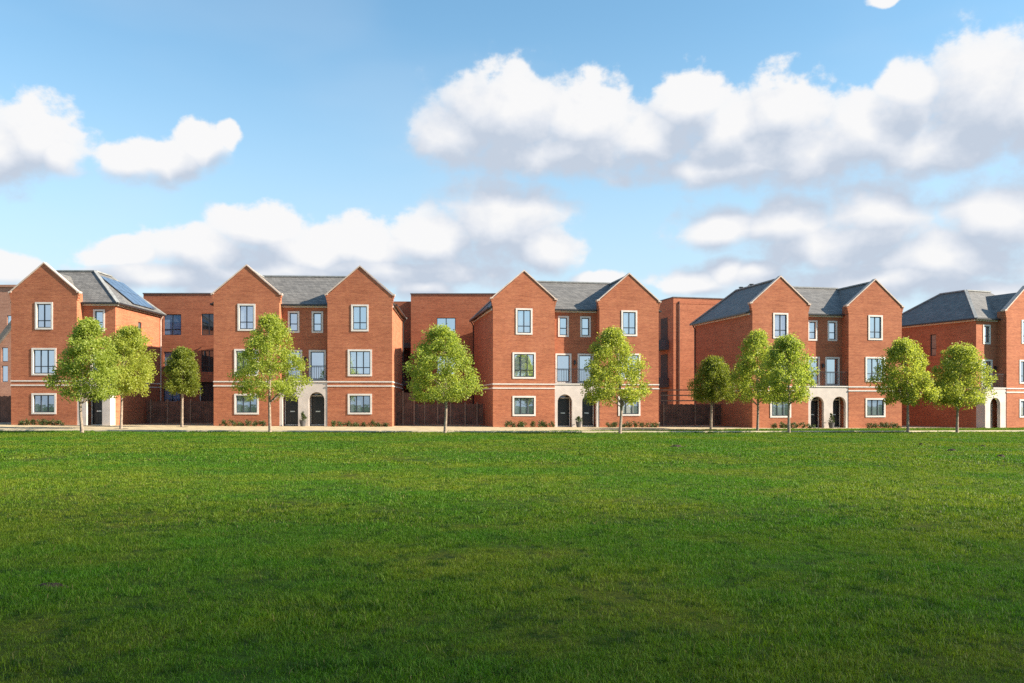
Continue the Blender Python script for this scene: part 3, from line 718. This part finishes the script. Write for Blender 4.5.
for i_, (kr, kg) in enumerate(((1.03, 1.0), (0.97, 0.97), (1.07, 1.0), (1.0, 0.95))):
    M['leaf%d' % i_] = leaf_mat('spring_leaf', (0.175 * kr, 0.235 * kg, 0.032), (0.39 * kr, 0.455 * kg, 0.095), (0.50 * kr, 0.60 * kg, 0.07), 0.52)
def tree(px, d, xl, xr, yt, yb, base_y, label, seed, mat='leaf'):
    d *= 1.06 if d < 56 else 1.0; s = F / d; X = (px - CX) / s; z0 = gz(X)
    T = empty('young_tree', (X, d, z0), 0, label, 'tree', 'young trees along the edge of the lawn')
    r = np.random.default_rng(seed)
    toz = lambda y: (HY - y) / s + EYE - z0
    zt, zb = toz(yt), toz(yb); xo = ((xl + xr) / 2 - px) / s; rx = (xr - xl) / 2 / s
    hgt = zt - zb; prof_h = np.array([0, .08, .2, .35, .5, .65, .8, .92, 1.0]); prof_r = np.array([.62, .86, .98, 1.0, .95, .82, .62, .38, .10])
    cone = r.uniform(-0.25, 0.45); prof_r = prof_r * (1 - cone * (prof_h - 0.3)); prof_r /= prof_r.max()
    cen, rad = [], []
    nC = 210
    ph = r.uniform(0, 6.28, 6); la, lb_ = r.uniform(0.08, 0.20), r.uniform(0.06, 0.15)
    for k in range(nC):
        t = r.uniform(0.02, 0.98); a = r.uniform(0, 2 * math.pi)
        lob = 1 + la * math.sin(3 * a + ph[0] + 5 * t) + lb_ * math.sin(5 * a + ph[1] - 9 * t) + r.normal(0, 0.06)
        q = (r.uniform(0.15, 1.0) ** 0.42)
        R0 = rx * 0.86 * np.interp(t, prof_h, prof_r) * lob * q
        cen.append((xo * (0.3 + 0.7 * t) + R0 * math.cos(a), R0 * math.sin(a), zb + 0.22 + (hgt - 0.4) * t)); rad.append(r.uniform(0.26, 0.52) * (0.75 + 0.25 * rx / 2))
    cen = np.array(cen); rad = np.array(rad)     # fit the crown to its measured spread
    lo, hi = (cen[:, 0] - 0.8 * rad).min(), (cen[:, 0] + 0.8 * rad).max()
    wx0, wx1 = (xl - px) / s, (xr - px) / s
    cen[:, 0] = wx0 + (cen[:, 0] - lo) * (wx1 - wx0) / (hi - lo)
    lo, hi = (cen[:, 2] - 0.75 * rad).min(), (cen[:, 2] + 0.75 * rad).max()
    cen[:, 2] = zb + (cen[:, 2] - lo) * (zt - zb) / (hi - lo)
    leaves('crown', cen, rad, 98, 0.098, mat if mat != 'leaf' else 'leaf%d' % (seed % 4), T, seed)
    tb = MB()
    lx, ly = r.normal(0, 0.04), r.normal(0, 0.04)
    top = zb + hgt * 0.72
    pts = [(0, 0, -0.15), (0, 0, 0.12), (lx, ly, zb * 0.55), (lx * 1.5, ly * 1.5, zb + 0.3), (xo * 0.4, 0.0, zb + hgt * 0.4), (xo * 0.7, 0.03, top)]
    tb.tube(pts, [0.13, 0.095, 0.078, 0.07, 0.045, 0.012], 9)
    for k in range(16):
        i = int(r.integers(0, nC)); c = Vector(cen[i]); zz = max(zb - 0.05, min(top * 0.92, c.z - r.uniform(0.6, 1.5)))
        f_ = (zz - zb) / max(0.1, top - zb); b = Vector((lx * 1.5 * (1 - f_) + xo * 0.6 * f_, 0, zz))
        m = (b + c) / 2 + Vector((0, 0, 0.12)); tb.tube([b, m, c], [0.034, 0.02, 0.007], 5)
    tb.build('trunk', 'bark', T, fix=False)
    soil = MB(); soil.tube([(0, 0, -0.02), (0, 0, 0.02)], [0.48, 0.40], 14); soil.build('soil_ring', 'soil', T)
    return T
tree(82, 43.6, 50, 117, 317, 403, 433, 'tree in front of the solar panel house, nearer one of its overlapping two', 101)
tree(121, 50.6, 99, 156, 324, 397, 428, 'tree standing behind and right of the tree before the solar panel house', 102)
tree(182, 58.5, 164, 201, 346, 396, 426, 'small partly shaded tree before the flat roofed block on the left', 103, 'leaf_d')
tree(270, 46.2, 231, 309, 313, 402, 431, 'tall tree hiding the left of two arched doors of the second house', 104)
tree(445, 46.6, 405, 486, 324, 404, 432, 'broad round tree in front of the middle gap and its brown fence', 105)
tree(620, 47.4, 581, 653, 326, 407, 433, 'tree before the right gable of the house nearest the middle', 106)
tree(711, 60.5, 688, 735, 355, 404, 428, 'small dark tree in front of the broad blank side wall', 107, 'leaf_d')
tree(757.5, 54.0, 727, 788, 328, 405, 431, 'left tree of the overlapping two before the house with roof vents', 108)
tree(789, 50.0, 757, 819, 333, 404, 433, 'right tree of the overlapping two before the house with roof vents', 109)
tree(908, 51.3, 872, 939, 337, 407, 433, 'tree in front of the right end of the house with roof vents', 110)
tree(957, 52.0, 931, 993, 342, 410, 433, 'rightmost tree, before the side wall of the house at the right edge', 111)

# ------------------------------------------------------------------ planting by the houses
def house_pt(H, x, y): return H[0].matrix_basis @ Vector((x, y, 0))
def bed(H, x0, x1, n, label, seed, y=-0.55):
    r = np.random.default_rng(seed)
    for k in range(n):
        x = x0 + (x1 - x0) * (k + 0.5) / n + r.normal(0, 0.06); p = house_pt(H, x, y + r.normal(0, 0.08))
        T = empty('shrub', (p.x, p.y, gz(p.x)), 0, label, 'shrub', 'low shrubs at the foot of the house walls')
        hh = r.uniform(0.22, 0.44)
        cen = [(r.normal(0, 0.12), r.normal(0, 0.1), hh * t) for t in np.linspace(0.2, 0.9, 7)]
        leaves('foliage', cen, [0.16] * 7, 40, 0.07, 'shrub', T, seed * 50 + k)
        st = MB()
        for q in range(3): st.tube([(0, 0, -0.05), (r.normal(0, 0.1), r.normal(0, 0.1), hh * 0.8)], [0.014, 0.005], 5)
        st.build('stem', 'bark', T, fix=False)
for H in (H1, H2, H3, H4, H5): H[0].matrix_basis = Matrix.LocRotScale(H[0].location, H[0].rotation_euler, H[0].scale)
RB = GW + 3.40
bed(H1, 0.7, 4.0, 7, 'low dark shrub in the row under the gable of the solar panel house', 1)
bed(H2, 0.6, 3.9, 6, 'low dark shrub under the left gable of the second house from the left', 2)
bed(H2, RB + 0.2, RB + 4.4, 8, 'low dark shrub under the right gable of the second house from the left', 3)
bed(H3, 0.7, 4.4, 8, 'low dark shrub under the left gable of the house nearest the middle', 4)
bed(H3, RB + 0.4, RB + 4.4, 8, 'low dark shrub under the right gable of the house nearest the middle', 5)
bed(H4, 1.2, 4.6, 7, 'low dark shrub under the left gable of the house with roof vents', 6)
bed(H4, RB + 1.2, RB + 4.2, 6, 'low dark shrub under the right gable of the house with roof vents', 7)
def potted(H, x, hgt, label, seed):
    p = house_pt(H, x, -0.35)
    T = empty('potted_plant', (p.x, p.y, gz(p.x)), 0, label, 'potted plant', 'pots between the arched doors')
    pt = MB(); pt.tube([(0, 0, 0), (0, 0, 0.38), (0, 0, 0.42)], [0.16, 0.23, 0.24], 14); pt.build('pot', 'pot', T)
    r = np.random.default_rng(seed)
    cen = [(r.normal(0, 0.10) * (1.2 - t), r.normal(0, 0.10) * (1.2 - t), 0.42 + (hgt - 0.5) * t) for t in np.linspace(0.05, 1, 12)]
    leaves('foliage', cen, [0.20 - 0.012 * k for k in range(12)], 26, 0.08, 'shrub', T, seed)
potted(H2, GW + 1.72, 1.05, 'potted shrub between the black doors, half behind the tall tree', 31)
potted(H3, GW + 1.72, 0.85, 'low potted shrub by the stone pier of the house nearest the middle', 32)
potted(H4, GW + 1.72, 1.15, 'potted conifer on the pier between arches of the house with roof vents', 33)

# ------------------------------------------------------------------ sun, sky, clouds
EXPO = 1.4; KX_ = 2 ** -EXPO
S = Vector((1.72, -0.26, 1.0)).normalized()      # towards the sun
sun = bpy.data.lights.new('sun', 'SUN'); sun.energy = 5.0; sun.angle = R(0.53); sun.color = (1.0, 0.87, 0.70)
so = bpy.data.objects.new('sun', sun); COL.objects.link(so); so.location = (60, -20, 60)
so.rotation_euler = S.to_track_quat('Z', 'Y').to_euler()

# unseen cloud volume behind the viewer, added to darken the near lawn
mc, ntc, outc = new_mat('shade_cloud_vapour'); hc = N(ntc)
vol = hc.n('ShaderNodeVolumePrincipled', {'Color': (1, 1, 1, 1), 'Density': 0.0105, 'Anisotropy': 0.2})
ntc.links.new(vol.outputs[0], outc.inputs['Volume']); M['shade_cloud_vapour'] = mc
cl = tag(empty('shade_cloud', tuple(Vector((0, -7.0, 0)) + S * 420)), kind='stuff')
for (ox, oy, oz), (ax, ay, azz) in (((0, 0, 0), (58, 11, 34)), ((14, -2, 4), (64, 15, 40)), ((-10, 1.5, -3), (70, 19, 46))):
    bm = bmesh.new(); bmesh.ops.create_icosphere(bm, subdivisions=4, radius=1.0)
    for v in bm.verts:
        p = v.co.copy(); k = 1 + 0.05 * math.sin(5 * p.x + 3 * p.y + ox) + 0.05 * math.sin(7 * p.z - 4 * p.x + oy)
        v.co = Vector((p.x * ax * k + ox, p.y * ay * k + oy, p.z * azz * k + oz))
    me = bpy.data.meshes.new('puff'); bm.to_mesh(me); bm.free(); me.materials.append(mc)
    for pl in me.polygons: pl.use_smooth = True
    po_ = bpy.data.objects.new('puff', me); COL.objects.link(po_); po_.parent = cl

world = bpy.data.worlds.new('World'); scene.world = world; world.use_nodes = True
nt = world.node_tree; nt.nodes.clear(); h = N(nt)
wo = nt.nodes.new('ShaderNodeOutputWorld')
sky = h.n('ShaderNodeTexSky', sky_type='NISHITA', sun_disc=False, sun_elevation=math.asin(S.z), sun_rotation=math.atan2(S.x, S.y),
          altitude=50, air_density=1.0, dust_density=0.6, ozone_density=1.6)
D = h.n('ShaderNodeTexCoord').outputs['Generated']
dx = h.n('ShaderNodeSeparateXYZ', {0: D})
az = h.math('ARCTAN2', dx.outputs[0], dx.outputs[1]); el = h.math('ARCSINE', dx.outputs[2])
# clouds as (column, row, half-width, half-height) seen from the lawn, turned into azimuth / elevation
BL = [(42, 141, 62, 42), (0, 151, 56, 42), (66, 158, 39, 24), (136, 161, 32, 20), (172, 158, 43, 24), (205, 144, 30, 24), (228, 137, 15, 17), (505, 222, 70, 54), (545, 246, 45, 31), (440, 242, 75, 35), (370, 248, 75, 31), (268, 230, 56, 29), (318, 254, 85, 31), (215, 252, 75, 29), (118, 251, 47, 17), (160, 277, 85, 17), (400, 271, 160, 20), (290, 273, 141, 20), (512, 113, 75, 52), (466, 138, 53, 35), (590, 123, 79, 44), (698, 104, 56, 34), (650, 140, 85, 37), (570, 150, 132, 29), (740, 127, 56, 40), (790, 115, 62, 46), (800, 153, 150, 40), (880, 131, 85, 46), (985, 96, 79, 66), (1040, 105, 75, 74), (910, 90, 43, 28), (720, 171, 122, 18), (940, 142, 103, 37), (726, 226, 49, 26), (795, 220, 62, 35), (885, 211, 75, 40), (850, 242, 122, 31), (1005, 218, 75, 55), (950, 256, 132, 37), (765, 271, 47, 18), (705, 281, 47, 17), (740, 271, 38, 18), (880, 282, 150, 24), (600, 278, 38, 11), (432, 288, 30, 15), (10, 267, 41, 20), (888, -4, 26, 9), (1000, 293, 85, 22), (230, 291, 66, 11)]
def azel(x, y):
    a = math.atan((x - CX) / F); return a, math.atan((HY - y) / F * math.cos(a))
P0 = h.n('ShaderNodeCombineXYZ', {0: az, 1: el}).outputs[0]
def shift(P, o): return h.n('ShaderNodeVectorMath', {0: P, 1: o}, operation='ADD').outputs[0]
def vmul(P, k): return h.n('ShaderNodeVectorMath', {0: P, 1: k}, operation='MULTIPLY').outputs[0]
warp = h.n('ShaderNodeTexNoise', {'Vector': P0, 'Scale': 11.0, 'Detail': 2.0, 'Roughness': 0.55}, noise_dimensions='2D').outputs[1]
wv = h.n('ShaderNodeVectorMath', {0: warp, 1: (0.5, 0.5, 0.5)}, operation='SUBTRACT').outputs[0]
Pw0 = h.n('ShaderNodeVectorMath', {0: wv, 1: (0.040, 0.022, 0.0), 2: shift(P0, (0.006, 0.001, 0))}, operation='MULTIPLY_ADD').outputs[0]
away = h.ramp(h.math('ABSOLUTE', az), 0.62, 0.95)
low = h.noise(vmul(P0, (1.6, 4.2, 1)), 1.3, 2, 0.5, noise_dimensions='2D')       # loose clouds over the rest of the sky
other = h.math('MULTIPLY_ADD', h.math('SUBTRACT', low, 0.60), 5.0, -0.05)
def bodies(Pw):
    d = None
    for x, y, rx, ry in BL:
        a, e = azel(x, y); ix = 1 / (rx / F * math.cos(a) ** 2); iy = 1 / (ry / F * math.cos(a))
        ln = h.n('ShaderNodeVectorMath', {0: h.n('ShaderNodeVectorMath', {0: Pw, 1: (ix, iy, 0), 2: (-a * ix, -e * iy, 0)}, operation='MULTIPLY_ADD').outputs[0]}, operation='LENGTH').outputs['Value']
        d = ln if d is None else h.math('MINIMUM', d, ln)
    body = h.math('SUBTRACT', 1.0, d)
    return h.n('ShaderNodeMix', {0: away, 2: body, 3: other}, data_type='FLOAT').outputs[0]
def puffs(P, Pw, det):
    fb = h.noise(vmul(P, (1.0, 1.3, 1)), 26.0, det, 0.57, noise_dimensions='2D')
    vo = h.n('ShaderNodeTexVoronoi', {'Vector': Pw, 'Scale': 24.0, 'Smoothness': 1.0}, feature='SMOOTH_F1', voronoi_dimensions='2D').outputs['Distance']
    return h.math('ADD', h.math('MULTIPLY', h.math('SUBTRACT', fb, 0.5), 1.05), h.math('MULTIPLY', h.math('SUBTRACT', 0.40, vo), 0.22))
OFF = (0.016, 0.034, 0)
body = bodies(Pw0)
dens = h.math('ADD', body, puffs(P0, Pw0, 7))
body2 = bodies(shift(Pw0, (0.010, 0.034, 0)))
dens2 = h.math('ADD', body2, puffs(shift(P0, OFF), shift(Pw0, OFF), 3))
lit = h.math('SUBTRACT', dens, dens2)
big = h.ramp(h.math('SUBTRACT', body, body2), -0.24, 0.80)  # broad light and shade: which side of the cloud faces up
alpha = h.n('ShaderNodeMix', {0: big, 2: h.ramp(dens, -0.22, 0.55), 3: h.ramp(dens, -0.08, 0.24)}, data_type='FLOAT').outputs[0]
br = h.math('ADD', h.math('MULTIPLY', big, 0.50), h.math('MULTIPLY', h.ramp(lit, -0.65, 1.0), 0.55))
thin = h.ramp(dens, 0.0, 0.45, 0.14, 0)
br = h.math('MINIMUM', h.math('ADD', br, thin), 1.0)
cr = h.n('ShaderNodeValToRGB', {0: br})
cr.color_ramp.elements[0].position = 0.12; cr.color_ramp.elements[0].color = (0.56 * KX_, 0.635 * KX_, 0.75 * KX_, 1)
cr.color_ramp.elements[1].position = 0.88; cr.color_ramp.elements[1].color = (0.95 * KX_, 0.95 * KX_, 0.955 * KX_, 1)
e_ = cr.color_ramp.elements.new(0.50); e_.color = (0.77 * KX_, 0.81 * KX_, 0.88 * KX_, 1)
ccol = cr.outputs[0]
skyc = h.mix(1.0, sky.outputs[0], tuple(v * KX_ for v in (0.185, 0.242, 0.235)), 'MULTIPLY')
haz = h.ramp(el, -0.06, 0.44, 1, 0)
skyc = h.mix(h.math('MULTIPLY', haz, 0.96), skyc, tuple(v * KX_ for v in (0.66, 0.78, 0.91)))
veil = h.math('MULTIPLY', h.ramp(h.noise(vmul(P0, (2, 6, 1)), 1.4, 3, 0.5, noise_dimensions='2D'), 0.42, 0.75), 0.10)
lowv = h.math('MULTIPLY', h.ramp(el, 0.02, 0.20, 1, 0), h.ramp(h.noise(vmul(P0, (3, 11, 1)), 1.6, 4, 0.55, noise_dimensions='2D'), 0.35, 0.62))
veil = h.math('MAXIMUM', veil, h.math('MULTIPLY', lowv, 0.7))
skyc = h.mix(veil, skyc, tuple(v * KX_ for v in (0.80, 0.86, 0.94)))
fin = h.mix(alpha, skyc, ccol)
bg = h.n('ShaderNodeBackground', {'Color': fin, 'Strength': 1.0}); nt.links.new(bg.outputs[0], wo.inputs[0])
world.cycles.sampling_method = 'MANUAL'; world.cycles.sample_map_resolution = 512

# ------------------------------------------------------------------ camera and render
cam = bpy.data.cameras.new('camera'); cam.sensor_width = 36; cam.lens = F / 1024 * 36; cam.shift_y = (HY - 341.5) / 1024
cam.clip_end = 2000
co = bpy.data.objects.new('camera', cam); COL.objects.link(co); co.location = (0, 0, EYE); co.rotation_euler = (R(90), 0, 0)
scene.camera = co
scene.view_settings.view_transform = 'Standard'; scene.view_settings.look = 'None'
scene.view_settings.exposure = EXPO; scene.view_settings.gamma = 1.0
scene.cycles.transparent_max_bounces = 16; scene.cycles.volume_bounces = 1; scene.cycles.max_bounces = 6; scene.cycles.diffuse_bounces = 3; scene.cycles.transmission_bounces = 4; scene.cycles.use_denoising = False; scene.cycles.denoiser = 'OPENIMAGEDENOISE'; scene.cycles.denoising_prefilter = 'NONE'; scene.cycles.denoising_input_passes = 'RGB_ALBEDO_NORMAL'
